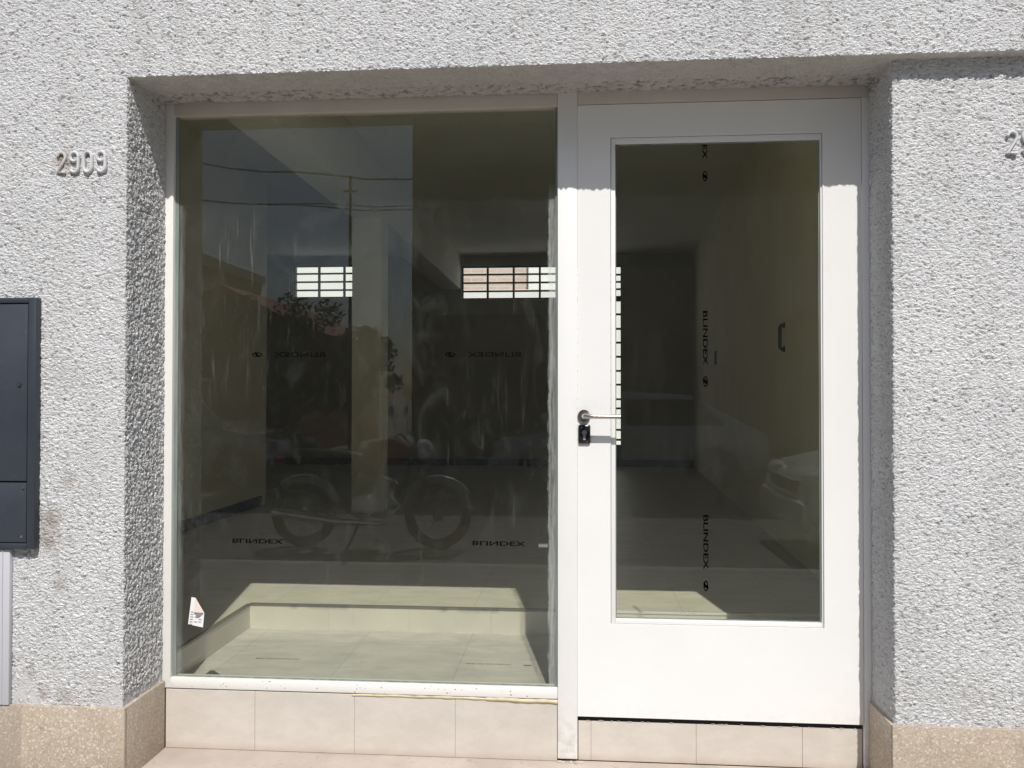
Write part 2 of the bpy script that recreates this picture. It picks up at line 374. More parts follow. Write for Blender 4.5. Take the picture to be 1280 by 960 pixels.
# ------------------------------------------------------------------ dimensions (metres)
XL, XR, ZP, ZS, YR, YE = -1.416, .940, .324, 2.304, .244, .048
Z0 = .096                                   # entrance landing
FR = .2465                                  # face of frames

shop = empty('shop_building', (0, 0, 0), 'pale grey roughcast shop front with a big window and a white glazed door', 'building')

# ---- the roughcast facade: fine lattice so that its grain is real relief
C4 = .004
def lat(o, u, v, nu, nv):
    i, j = np.meshgrid(np.arange(nu+1), np.arange(nv+1), indexing='ij')
    P = np.array(o)[None, None]+i[..., None]*np.array(u)+j[..., None]*np.array(v)
    idx = (i*(nv+1)+j)
    q = np.stack([idx[:-1, :-1], idx[1:, :-1], idx[1:, 1:], idx[:-1, 1:]], -1).reshape(-1, 4)
    return P.reshape(-1, 3), q
def facade():
    I = lambda x: round(x/C4)
    xl, xr, zs, yr, ye = I(XL), I(XR), I(ZS), I(YR), I(YE)
    x0, x1, zb, zt = I(-2.4), I(1.9), I(.312), I(2.904)
    parts = [((x0, 0, zs), (1, 0, 0), (0, 0, 1), x1-x0, zt-zs),
             ((x0, 0, zb), (1, 0, 0), (0, 0, 1), xl-x0, zs-zb),
             ((xl, 0, zb), (0, 1, 0), (0, 0, 1), yr, zs-zb),
             ((xl, 0, zs), (1, 0, 0), (0, 1, 0), xr-xl, ye),       # soffit front band
             ((xl, ye, zs), (1, 0, 0), (0, 1, 0), xr-xl, yr-ye),
             ((xr, 0, zs), (1, 0, 0), (0, 1, 0), x1-xr, ye),
             ((xr, ye, zb), (1, 0, 0), (0, 0, 1), x1-xr, zs-zb),
             ((xr, yr, zb), (0, -1, 0), (0, 0, 1), yr-ye, zs-zb)]
    V, Q, off = [], [], 0
    for k, (o, u, v, nu, nv) in enumerate(parts):
        P, q = lat(o, u, v, nu, nv)
        n = np.cross(P[q[0, 1]]-P[q[0, 0]], P[q[0, 3]]-P[q[0, 0]])
        want = {0: (0, -1, 0), 1: (0, -1, 0), 2: (1, 0, 0), 3: (0, 0, -1), 4: (0, 0, -1), 5: (0, 0, -1), 6: (0, -1, 0), 7: (-1, 0, 0)}[k]
        if np.dot(n, want) < 0: q = q[:, ::-1]
        V.append(P); Q.append(q+off); off += len(P)
    V = np.concatenate(V); Q = np.concatenate(Q)
    U, inv = np.unique(np.round(V).astype(np.int64), axis=0, return_inverse=True)
    inv = inv.reshape(-1); Q = inv[Q]; W = U.astype(float)*C4
    # coarse continuation beyond the detailed area
    ext = []
    def quad(a, b, c, d):
        n = len(W)+len(ext); ext.extend([a, b, c, d]); return (n, n+1, n+2, n+3)
    X0, X1, ZB, ZT = x0*C4, x1*C4, zb*C4, zt*C4
    eq = [quad((-7, 0, 0), (X0, 0, 0), (X0, 0, 3.9), (-7, 0, 3.9)), quad((X1, YE, 0), (7, YE, 0), (7, YE, ZS), (X1, YE, ZS)),
          quad((X1, 0, ZS), (7, 0, ZS), (7, 0, 3.9), (X1, 0, 3.9)), quad((X0, 0, ZT), (X1, 0, ZT), (X1, 0, 3.9), (X0, 0, 3.9)),
          quad((X1, 0, ZS), (X1, YE, ZS), (7, YE, ZS), (7, 0, ZS)),
          quad((X0, 0, 0), (XL-.01, 0, 0), (XL-.01, 0, ZB), (X0, 0, ZB)), quad((XR+.01, YE, 0), (X1, YE, 0), (X1, YE, ZB), (XR+.01, YE, ZB)),
          quad((-7, 0, 3.9), (7, 0, 3.9), (7, .3, 3.9), (-7, .3, 3.9))]
    W = np.concatenate([W, np.array(ext)]); Q = np.concatenate([Q, np.array(eq)])
    me = bpy.data.meshes.new('roughcast_wall')
    me.vertices.add(len(W)); me.vertices.foreach_set('co', W.ravel())
    me.loops.add(len(Q)*4); me.loops.foreach_set('vertex_index', Q.ravel().astype(np.int32))
    me.polygons.add(len(Q)); me.polygons.foreach_set('loop_start', np.arange(0, len(Q)*4, 4, dtype=np.int32))
    try: me.polygons.foreach_set('loop_total', np.full(len(Q), 4, dtype=np.int32))
    except Exception: pass
    me.polygons.foreach_set('use_smooth', np.ones(len(Q), dtype=bool))
    me.update(calc_edges=True); me.validate()
    me.materials.append(M['stucco'])
    o = bpy.data.objects.new('roughcast_wall', me); COL.objects.link(o); o.parent = shop
    return o
facade()

# ---- masonry behind the skin, rooms inside
mb = MB()
mb.box(-7, XL-.035, .02, .30, 0, ZS+.02).box(-7, 7, .02, .30, ZS+.02, 3.88)
mb.box(XR+.035, 7, YE+.02, .30, 0, ZS+.02).box(XL-.035, XR+.035, .288, .30, 0, .266)
mb.build('front_masonry', M['cream'], shop)
FZ, PZ = .375, .270
# room floor (upper level), display floor (lower level by the glass)
fl = MB(); fl.box(-4.7, 1.7, 1.10, 8.6, 0, FZ).box(-2.8, -1.455, .30, 1.10, 0, FZ)
fl.build('room_floor', M['floor'], shop)
B('display_floor', M['pitfloor'], shop, -1.455, 1.35, .30, 1.10, 0, PZ)
rt = MB()
for k in range(8):
    a = -1.452+k*.36; rt.box(a+.0003, min(a+.3597, 1.14), 1.088, 1.10, PZ, FZ-.006)
for k in range(3):
    a = .31+k*.30; rt.box(-1.455, -1.445, a+.0003, min(a+.2997, 1.088), PZ, FZ-.006)
rt.build('step_riser', M['risertile'], shop)
MB().box(-1.448, -.03, 1.086, 1.106, FZ-.007, FZ+.002).box(-1.459, -1.443, .31, 1.086, FZ-.007, FZ+.002).build('step_edge_trim', M['strip'], shop)
B('metal_step_nosing', M['alu'], shop, .0, 1.17, 1.084, 1.108, FZ-.008, FZ+.003, bevel=.003)
def walls_with_holes(mb, x0, x1, z0, z1, y0, y1, holes):
    xs = sorted({x0, x1} | {h[0] for h in holes} | {h[1] for h in holes}); zs = sorted({z0, z1} | {h[2] for h in holes} | {h[3] for h in holes})
    for a, b in zip(xs, xs[1:]):
        for c, d in zip(zs, zs[1:]):
            if any(h[0] <= a and b <= h[1] and h[2] <= c and d <= h[3] for h in holes): continue
            mb.box(a, b, y0, y1, c, d)
YB = 8.4
HW = [(-3.805, -2.62, 2.60, 3.045), (-1.525, -.25, 2.565, 3.01), (-.12, .572, .40, 3.0)]
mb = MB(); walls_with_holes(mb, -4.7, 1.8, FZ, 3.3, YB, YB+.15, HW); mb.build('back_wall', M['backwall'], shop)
MB().box(-2.80, -2.65, .30, 4.3, FZ, 3.3).box(-4.7, -2.65, 4.3, 4.42, FZ, 3.3).box(-4.7, -4.58, 4.42, YB, FZ, 3.3).build('left_wall', M['cream'], shop)
rw = MB()
pa, pb = (1.150, .30), (1.500, YB)
A = [(pa[0], pa[1]), (pb[0], pb[1]), (pb[0]+.2, pb[1]), (pa[0]+.2, pa[1])]
lo = [rw.bm.verts.new((x, y, .05)) for x, y in A]; hi = [rw.bm.verts.new((x, y, 3.3)) for x, y in A]
for k in range(4): rw.bm.faces.new((lo[k], lo[(k+1) % 4], hi[(k+1) % 4], hi[k]))
rw.bm.faces.new(lo); rw.bm.faces.new(hi)
rw.build('right_wall', M['creamR'], shop)
B('ceiling', M['ceil'], shop, -4.8, 1.8, .30, 8.55, 3.15, 3.42)
B('ceiling_beam', M['ceil'], shop, -1.775, -1.535, .30, YB, 2.70, 3.15, bevel=.004)
B('column', M['columnpaint'], shop, -1.773, -1.537, 3.93, 4.17, FZ, 2.70, bevel=.006)
MB().box(-2.65, -2.638, .31, 4.3, FZ, FZ+.08).build('skirting', M['grille_in'], shop)
MB().box(-4.58, 1.49, YB-.012, YB, FZ, FZ+.09).build('skirting', M['grille_in'], shop)
# black pull handle and switch on the right interior wall
def on_right(y, z, off=0): t = (y-.3)/(YB-.3); return Vector((1.15+.35*t-off, y, z))
h = MB(); h.tube([on_right(2.63, 1.725), on_right(2.63, 1.725, .018), on_right(2.63, 1.713, .028), on_right(2.63, 1.592, .028), on_right(2.63, 1.58, .018), on_right(2.63, 1.58)], .011, 10)
h.cyl(on_right(2.63, 1.725, .004), (1, 0, 0), .018, .008, 16).cyl(on_right(2.63, 1.58, .004), (1, 0, 0), .018, .008, 16)
h.build('pull_handle', M['black'], shop, True)
p = on_right(6.0, 1.68); B('wall_switch', M['black'], shop, p.x-.012, p.x+.02, 5.97, 6.05, 1.61, 1.75, bevel=.003)
# rear windows with black bars
def grille(parent, x0, x1, z0, z1, nx, rows, name='grille', w=.022):
    g = MB()
    g.box(x0, x1, YB+.02, YB+.05, z0, z0+w).box(x0, x1, YB+.02, YB+.05, z1-w, z1)
    g.box(x0, x0+w, YB+.02, YB+.05, z0+w, z1-w).box(x1-w, x1, YB+.02, YB+.05, z0+w, z1-w)
    for x in nx: g.box(x-.013, x+.013, YB+.017, YB+.053, z0+w, z1-w)
    for z in rows: g.box(x0+w, x1-w, YB+.022, YB+.048, z-.011, z+.011)
    return g.build(name, M['black'], parent)
for i, (x0, x1, z0, z1) in enumerate(HW[:2]):
    w = MB()
    w.box(x0-.03, x0, YB-.012, YB-.001, z0-.03, z1+.03).box(x1, x1+.03, YB-.012, YB-.001, z0-.03, z1+.03).box(x0, x1, YB-.012, YB-.001, z1, z1+.03).box(x0, x1, YB-.012, YB-.001, z0-.03, z0)
    wf = w.build('rear_window', M['backwall'], shop)
    wf['label'] = ['barred rear window beside the column with pale light behind', 'barred rear window with bricks and white wall behind'][i]
    nx = [x0+.345*(k+1) for k in range(3) if x0+.345*(k+1) < x1-.05]
    dz = (z1-z0)/4
    grille(wf, x0, x1, z0, z1, nx, [z0+dz*k for k in (1, 2, 3)])
x0, x1, z0, z1 = HW[2]
rd = MB(); rd.box(x0, x1, YB+.02, YB+.06, z0, .655).box(x0, x0+.03, YB+.02, YB+.06, .655, z1).box(x1-.005, x1, YB+.02, YB+.06, .655, z1).box(x0+.03, x1-.005, YB+.02, YB+.06, z1-.02, z1)
for z in [2.88, 2.785, 2.69]: rd.box(x0+.03, x1-.005, YB+.022, YB+.058, z-.011, z+.011)
rd.box(x0+.03, x1-.005, YB+.02, YB+.06, 2.53, 2.60)
z = 2.36
for gap in (0, .19, .18, .185, .185, .18, .19, .12, .12, .16, .13): z -= gap; rd.box(x0+.03, x1-.005, YB+.022, YB+.058, z-.013, z+.013)
for x in (.10, .33): rd.box(x-.012, x+.012, YB+.024, YB+.056, .655, z1-.02)
rd.build('rear_door', M['black'], shop)

# ---- plinths (terrazzo slabs), landing and tiled riser under the window and door
PP = .013
pl = MB()
pl.box(-2.6, XL+PP, -PP, .0, 0, ZP+.002, bevel=.002).box(-4.2, -2.603, -PP, 0, 0, ZP+.002, bevel=.002).box(XL-.02, XL+PP, .001, .243, 0, ZP+.001, bevel=.002)
pl.build('plinth', M['terrazzo'], shop, True)['label'] = 'terrazzo plinth left of the window'
pl = MB()
pl.box(XR-PP, 2.3, YE-PP, YE, 0, ZP+.002, bevel=.002).box(2.303, 4.2, YE-PP, YE, 0, ZP+.002, bevel=.002).box(XR-PP, XR+.02, YE+.001, .237, 0, ZP+.001, bevel=.002)
pl.build('plinth', M['terrazzo'], shop, True)['label'] = 'terrazzo plinth right of the door'
# riser tiles below window
def tilerow(xs, z0, z1, y, topslope=None):
    t = MB(); g = MB()
    for i, (a, b) in enumerate(zip(xs, xs[1:])):
        t.box(a+.0007, b-.0007, y, y+.008, z0+.001, z1, bevel=.0008, seg=1)
    g.box(xs[0], xs[-1], y+.0025, y+.02, z0, z1-.001)
    return t, g
t, g = tilerow([XL+PP, -1.089, -.745, -.404, -.066], Z0, .296, .2475)
to = t.build('riser_tiles', M['tile'], shop, True); to['label'] = 'four cream riser tiles under the shop window'; g.build('grout', M['grout'], to)
t, g = tilerow([.003, .045, .387, .726, .914], Z0, .2265, .262)
to = t.build('riser_tiles', M['tile'], shop, True); to['label'] = 'cream riser tiles under the door'; g.build('grout', M['grout'], to)
# threshold behind the tiles under the door
B('threshold', M['tile'], shop, .003, .914, .2825, .31, .10, .2267)
# glue bead, uneven
pts = []; rs = []
for k in range(70):
    x = -.755+k*.01; pts.append((x, .2475, .2945+.0025*noise.noise((x*14, 0, 0))-.004*max(0, (k-40)/30))); rs.append(.0035+.0028*abs(noise.noise((x*22, 3, 0)))+(.002 if k > 45 else 0))
MB().tube(pts, rs, 8).build('glue_bead', M['foam'], shop, True)
cr = MB()
for k in range(46):
    x = XL+.02+random.random()*1.28; cr.ball((x, .2465+random.random()*.002, .301+random.random()*.004), .002+.003*random.random(), .0015, .001+.0015*random.random(), 6, 4)
for k in range(26):
    x = .02+random.random()*.88; cr.ball((x, .2615, .2268+random.random()*.002), .003+.008*random.random(), .002, .0012+.0012*random.random(), 6, 4)
for k in range(16):
    cr.ball((-.07+random.random()*.09, .238+random.random()*.006, Z0+.002), .004+.006*random.random(), .004, .003, 6, 4)
nk = MB()
for k in range(34):
    x = -1.38+random.random()*1.30; z = .304+random.random()*.028
    nk.ball((x, .2455, z), .0012+.003*random.random()**2, .0008, .0010+.0012*random.random(), 6, 4)
nk = nk.build('paint_chips', M['chip'], shop, True); nk['kind'] = 'stuff'
tag(cr.build('cement_crumbs', M['landing'], shop, True), kind='stuff')

# ---- window unit
wf = MB()
wf.box(-1.44, -1.386, FR, .292, .300, 2.36, bevel=.002)
MB().box(-1.386, -.065, FR+.0005, .292, 2.262, 2.36, bevel=.002).build('window_head', M['headshade'], shop, True)
# sill, slightly out of level
wf.box(-1.386, -.065, FR-.001, .292, .300, .3345, bevel=.002)
w = wf.build('shop_window', M['white2'], shop, True)
w['label'] = 'large fixed shop window in a white frame'
B('mullion', M['white'], shop, -.0645, .0010, .2440, .295, Z0+.010, 2.36, bevel=.0025)
gp = MB().box(-1.386, -.065, .266, .272, .3345, 2.262).build('glass_pane', M['glass'], w)
sl = MB(); sl.box(-1.386, -1.3735, .2615, .2655, .3345, 2.262).box(-.0715, -.065, .2615, .2655, .3345, 2.262).box(-1.3735, -.0715, .2615, .2655, .3345, .3385)
sl.build('glazing_seal', M['putty'], w)
for a, b, f in ((-1.371, -1.366, 1),):
    pass

# ---- door unit
DG = (.126, .787, .566, 2.133)
LZ0, LZ1 = .2455, 2.262
d = MB()
d.box(.0014, .110, .2475, .290, LZ0, LZ1).box(.793, .9145, .2475, .290, LZ0, LZ1)
d.box(.110, .793, .2475, .290, LZ0, .5505).box(.110, .793, .2475, .290, 2.1525, LZ1)
door = d.build('shop_door', M['white'], shop, True); door['label'] = 'white steel shop door with one tall glass pane'
bd = MB()
for a in ((.1115, DG[0], DG[2]-.0145, DG[3]+.018), (DG[1]-.0, .7915, DG[2]-.0145, DG[3]+.018)): bd.box(a[0], a[1], .2515, .275, a[2], a[3], bevel=.0015)
bd.box(DG[0], DG[1], .2515, .275, DG[2]-.0145, DG[2], bevel=.0015).box(DG[0], DG[1], .2515, .275, DG[3], DG[3]+.018, bevel=.0015)
bd.build('glazing_bead', M['white'], door, True)
MB().box(DG[0], DG[1], .266, .272, DG[2], DG[3]).build('glass_pane', M['glassd'], door)
sl = MB(); x0, x1, z0, z1 = DG
sl.box(x0, x0+.003, .262, .2655, z0, z1).box(x1-.004, x1, .262, .2655, z0, z1).box(x0+.003, x1-.004, .262, .2655, z1-.004, z1).box(x0+.003, x1-.004, .262, .2655, z0, z0+.003)
sl.build('glazing_seal', M['putty'], door)
# frame: head and right jamb, black strips for the shaded gap under the leaf
df = MB(); MB().box(.001, .95, FR-.001, .296, 2.2645, 2.36, bevel=.002).build('door_head', M['headshade'], shop, True)
df.box(.9165, .955, FR-.001, .296, Z0+.002, 2.264, bevel=.002)
df.build('door_frame', M['white'], shop, True)
B('door_gap_shade', M['dark_gap'], shop, .0015, .9160, .2632, .2660, .2268, .2455)  # added dark strip, stands for the shade in the door gap
MB().box(.003, .914, .2925, .296, .2268, .262).build('door_gap_back', M['dark_gap'], shop)
# handle
hx, hz, hy = .0225, 1.232, .2475
hd = MB()
hd.cyl((hx, hy-.004, hz), (0, 1, 0), .0205, .008, 36)
lev = [(hx, hy-.006, hz), (hx, hy-.040, hz), (hx+.004, hy-.052, hz), (hx+.014, hy-.058, hz), (hx+.03, hy-.059, hz-.0003), (hx+.116, hy-.059, hz-.001)]
hd.tube(lev, [.0085, .0085, .0085, .0082, .0078, .0072], 16)
hd.build('door_handle', M['steel'], door, True)
lk = MB(); kx, kz = .0235, 1.172
lk.box(kx-.020, kx+.020, hy-.010, hy+.001, kz-.031, kz+.031, bevel=.005, seg=3)
lo_ = lk.build('lock_plate', M['steeldark'], door, True)
lk = MB(); lk.cyl((kx, hy-.012, kz+.006), (0, 1, 0), .0085, .006, 24).box(kx-.0042, kx+.0042, hy-.0145, hy-.010, kz-.019, kz+.002, bevel=.002)
lk.cyl((kx-.008, hy-.0105, kz+.022), (0, 1, 0), .0028, .002, 12).cyl((kx+.008, hy-.0105, kz-.024), (0, 1, 0), .0028, .002, 12)
lk.build('lock_cylinder', M['chrome'], door, True)

# ---- maker's marks printed on the glass (they read mirrored from the street)
def textmesh(body, height, width, name):
    c = bpy.data.curves.new(name, 'FONT'); c.body = body; c.size = 1; c.offset = .018
    o = bpy.data.objects.new(name, c); COL.objects.link(o)
    dg = bpy.context.evaluated_depsgraph_get(); me = bpy.data.meshes.new_from_object(o.evaluated_get(dg))
    bpy.data.objects.remove(o)
    xs = [v.co.x for v in me.vertices]; ys = [v.co.y for v in me.vertices]
    ax, bx_, ay, by = min(xs), max(xs), min(ys), max(ys)
    pts = [((v.co.x-ax)/(bx_-ax)*width, (v.co.y-ay)/(by-ay)*height) for v in me.vertices]
    faces = [tuple(p.vertices) for p in me.polygons]; bpy.data.meshes.remove(me)
    return pts, faces
def mark(parts, place, parent, mat):
    # parts: list of (text, u0, u1) along the line; place(u, v) gives x, z
    if len(parts) > 1:
        for p in parts: mark([p], place, parent, mat)
        return
    bm = bmesh.new()
    for body, u0, u1, hgt in parts:
        if body == 'O/':
            n = 28; rx, ry = (u1-u0)/2, hgt/2; cu = (u0+u1)/2
            o_ = [bm.verts.new((*place(cu+rx*math.cos(a), hgt/2+ry*math.sin(a)), 0)) for a in (2*math.pi*k/n for k in range(n))]
            i_ = [bm.verts.new((*place(cu+rx*.74*math.cos(a), hgt/2+ry*.6*math.sin(a)), 0)) for a in (2*math.pi*k/n for k in range(n))]
            for k in range(n): bm.faces.new((o_[k], o_[(k+1) % n], i_[(k+1) % n], i_[k]))
            w_ = .16*(u1-u0)
            for s_ in (0, 1):
                sh = s_*.2*(u1-u0)
                bm.faces.new([bm.verts.new((*place(u, v), 0)) for u, v in ((u0+w_+sh, 0), (u0+2.1*w_+sh, 0), (u1-1.6*w_-.1*rx+sh*.6, hgt), (u1-2.7*w_-.1*rx+sh*.6, hgt))])
        else:
            P, F = textmesh(body, hgt, u1-u0, 'mark')
            vs = [bm.verts.new((*place(u0+a, b), 0)) for a, b in P]
            for f in F:
                try: bm.faces.new([vs[i] for i in f])
                except ValueError: pass
    for v in bm.verts: v.co = Vector((v.co.x, .2652, v.co.y))
    nm = 'maker_emblem' if parts[0][0] == 'O/' else 'maker_name'; me = bpy.data.meshes.new(nm); bm.to_mesh(me); bm.free(); me.materials.append(mat)
    o = bpy.data.objects.new(nm, me); COL.objects.link(o); o.parent = parent; return o
H = .0155
full = [('BLINDEX', 0, .180, H), ('O/', .222, .258, H)]
for xr, zz in ((-.855, 1.431), (-.187, 1.429)): mark(full, lambda u, v, xr=xr, zz=zz: (xr-u, zz+v), w, M['inkfaint'])
for xl, zz in ((-1.178, .793), (-.350, .797)): mark([('BLINDEX', 0, .178, H)], lambda u, v, xl=xl, zz=zz: (xl+u, zz+H-v), w, M['inkfaint'])
for zt in (1.578, .908): mark([('BLINDEX', 0, .178, H), ('O/', .214, .250, H)], lambda u, v, zt=zt: (.4125+v, zt-u), door, M['ink'])
mark([('EX', 0, .048, H), ('O/', .088, .122, H)], lambda u, v: (.4125+v, 2.128-u), door, M['ink'])

# ---- sticker and tiny label on the window
st = empty('paper_sticker', (-1.30, .2655, .50), 'white paper sticker with a folded corner low on the left of the shop window', 'sticker')
def loc(o, pts): return [Vector(p)-o.location for p in pts]
s = MB(); s.poly(loc(st, [(-1.3330, .2640, .513), (-1.2800, .2635, .503), (-1.2755, .2635, .552), (-1.3065, .2635, .604), (-1.3215, .2640, .606)])); s.build('sheet', M['paper'], st)
s = MB(); s.poly(loc(st, [(-1.2750, .2630, .553), (-1.3110, .2570, .556), (-1.3065, .2630, .604)])); s.build('folded_corner', M['paperpink'], st)
s = MB(); s.poly(loc(st, [(-1.277, .2620, .5525), (-1.304, .2590, .5555), (-1.303, .2615, .536), (-1.291, .2615, .539)])); s.build('dark_print', M['print'], st)
s = MB()
for r_ in range(9):
    for c_ in range(3):
        if random.random() < .8:
            x = -1.3285+r_*.0012+c_*.0155; z = .512+r_*.0085
            if z > .585-c_*.012 and c_ > 0 and z > .535: continue
            s.poly(loc(st, [(x, .2628, z), (x+.006+.006*random.random(), .2628, z-.0008), (x+.011, .2628, z+.0018), (x, .2628, z+.0028)]))
s.build('printed_lines', M['print'], st)
lb = empty('small_label', (-.1125, .2655, .80), 'tiny grey printed label at the lower right of the shop window', 'label')
M['lab'] = simple('grey_label', (.13, .13, .12), .7)
s = MB(); s.box(-.016, .016, -.0025, -.001, -.0065, .0065, bevel=.0004); s.build('plate', M['lab'], lb)
s = MB()
for k in range(4): s.box(-.013+k*.007, -.008+k*.007, -.0031, -.0026, -.003, .003)
s.build('printed_mark', M['print'], lb)

# ---- house numbers: rounded strokes painted with the wall
def arc(cx, cz, rx, rz, a0, a1, n=8): return [(cx+rx*math.cos(R(a0+(a1-a0)*k/n)), cz+rz*math.sin(R(a0+(a1-a0)*k/n))) for k in range(n+1)]
W2, HH = .0135, .068
DIG = {'9': [arc(0, .052, W2, .015, 0, 360, 16), [(W2, .052), (W2, .020)]+arc(0, .016, W2, .015, 0, -160, 8)],
       '0': [arc(0, .050, W2, .018, 0, 180, 8)+arc(0, .018, W2, .018, 180, 360, 8)+[(W2, .050)]],
       '2': [arc(0, .052, W2, .016, 165, -30, 8)+[(-W2, .002), (W2+.002, .002)]],
       }
def number(name, digits, x, z, y, dx, label, mats, h=1):
    n = empty(name, (x, y, z), label, 'house number')
    for i, c in enumerate(digits):
        m = MB()
        for path in DIG[c]: m.tube([(i*dx+a*1.02*h, -.004, b*h) for a, b in path], .0052, 10)
        o = m.build('digit', mats[i], n, True); o.scale = (.95, .9 if mats[i] is M['numstain'] else 1.25, .95)
    return n
number('house_number', '2909', -1.628, 2.003, -.001, .0465, 'raised painted digits 2909 on the wall left of the shop window, first digit stained', [M['numstain']]+[M['numpaint']]*3)
number('house_number', '29', 1.279, 2.013, YE-.001, .0465, 'raised painted digits 29 at the right edge of the wall beside the door', [M['numpaint']]*2)

# ---- meter box and duct panel
mbx = empty('meter_box', (-1.94, 0, .82), 'dark blue grey metal meter cabinet with two doors on the left wall', 'meter cabinet')
def lb_(name, mat, a, parent, bevel=.002): return MB().box(a[0]+1.94, a[1]+1.94, a[2], a[3], a[4]-.82, a[5]-.82, bevel=bevel).build(name, mat, parent, True)
X0, X1, ZA, ZB = -2.19, -1.692, .817, 1.606
f = MB()
for a in ((X0, X0+.03, ZA, ZB), (X1-.026, X1, ZA, ZB)): f.box(a[0]+1.94, a[1]+1.94, -.028, .0, a[2]-.82, a[3]-.82, bevel=.0025)
f.box(X0+.03+1.94, X1-.026+1.94, -.028, 0, ZB-.017-.82, ZB-.82, bevel=.0025).box(X0+.03+1.94, X1-.026+1.94, -.028, 0, ZA-.82, ZA+.018-.82, bevel=.0025)
f.build('frame', M['dblue2'], mbx, True)
lb_('back_panel', M['grille_in'], (X0+.01, X1-.01, -.012, -.001, ZA+.01, ZB-.01), mbx, 0)
for i, (a, b) in enumerate(((1.0295, ZB-.020), (ZA+.0205, 1.0245))):
    dd = lb_('cabinet_door', M['dblue'], (X0+.033, X1-.0295, -.0245, -.013, a, b), mbx)
    for (sx, sz) in (((-1.747, 1.331),) if i == 0 else ((-1.732, 1.008), (-1.735, .856))):
        s = MB(); s.cyl((sx+1.94, -.0255, sz-.82), (0, 1, 0), .0065 if i == 0 else .004, .003, 16); so = s.build('lock' if i == 0 else 'screw', M['black'] if i == 0 else M['steel'], dd, True)
        if i == 0: MB().cyl((sx+1.94, -.0275, sz-.82), (0, 1, 0), .003, .002, 12).build('lock', M['steel'], dd, True)
dp = MB(); dp.box(-.22, .161, -.018, 0, 0, .489, bevel=.003).box(.137, .1395, -.0205, -.0181, .004, .486)
tag(dp.build('duct_panel', M['duct'], None, True, None), 'flat pale grey cover panel below the meter cabinet', 'cover panel').location = (-1.94, 0, .326)

# ------------------------------------------------------------------ ground outside
g = MB(); g.box(-250, 250, -250, 250, -.35, -.30); struct(g.build('ground', M['ground']))
struct(B('sidewalk', M['sidewalk'], None, -40, 40, -3.2, .30, -.30, 0))
struct(B('kerb', M['kerb'], None, -40, 40, -3.35, -3.2, -.30, .004, bevel=.01))
struct(B('road', M['road'], None, -40, 40, -11.2, -3.35, -.30, -.10))
struct(B('kerb', M['kerb'], None, -40, 40, -11.35, -11.2, -.30, .034, bevel=.01))
struct(B('sidewalk', M['sidewalk'], None, -40, 40, -14.4, -11.35, -.30, .03))
tag(B('entrance_step', M['landing'], shop, XL+.004, XR-.004, -.02, .262, -.1, Z0, bevel=.004))
# patio behind
struct(B('patio_floor', M['sidewalk'], None, -6, 4, 8.56, 12.4, -.30, .3))
wl = B('patio_wall', M['patiowhite'], None, -3.0, .1, 11.5, 11.7, 0, 3.09); tag(wl, 'low white patio wall seen through the bars of the rear window', 'wall')
wl = B('patio_wall', M['patiowhite'], None, -8, -3.005, 11.4, 11.7, 0, 4.6); tag(wl, 'tall white patio wall seen through the left rear window', 'wall')
wl = B('patio_wall', M['patiowhite'], None, -.86, 3, 12.2, 12.3, 0, 4.6); tag(wl, 'tall white patio wall beyond the rear door', 'wall')
wl = B('brick_wall', M['brick'], None, -6, 4, 12.5, 12.7, 0, 5.0); tag(wl, 'pinkish brick wall behind the white patio wall', 'wall')

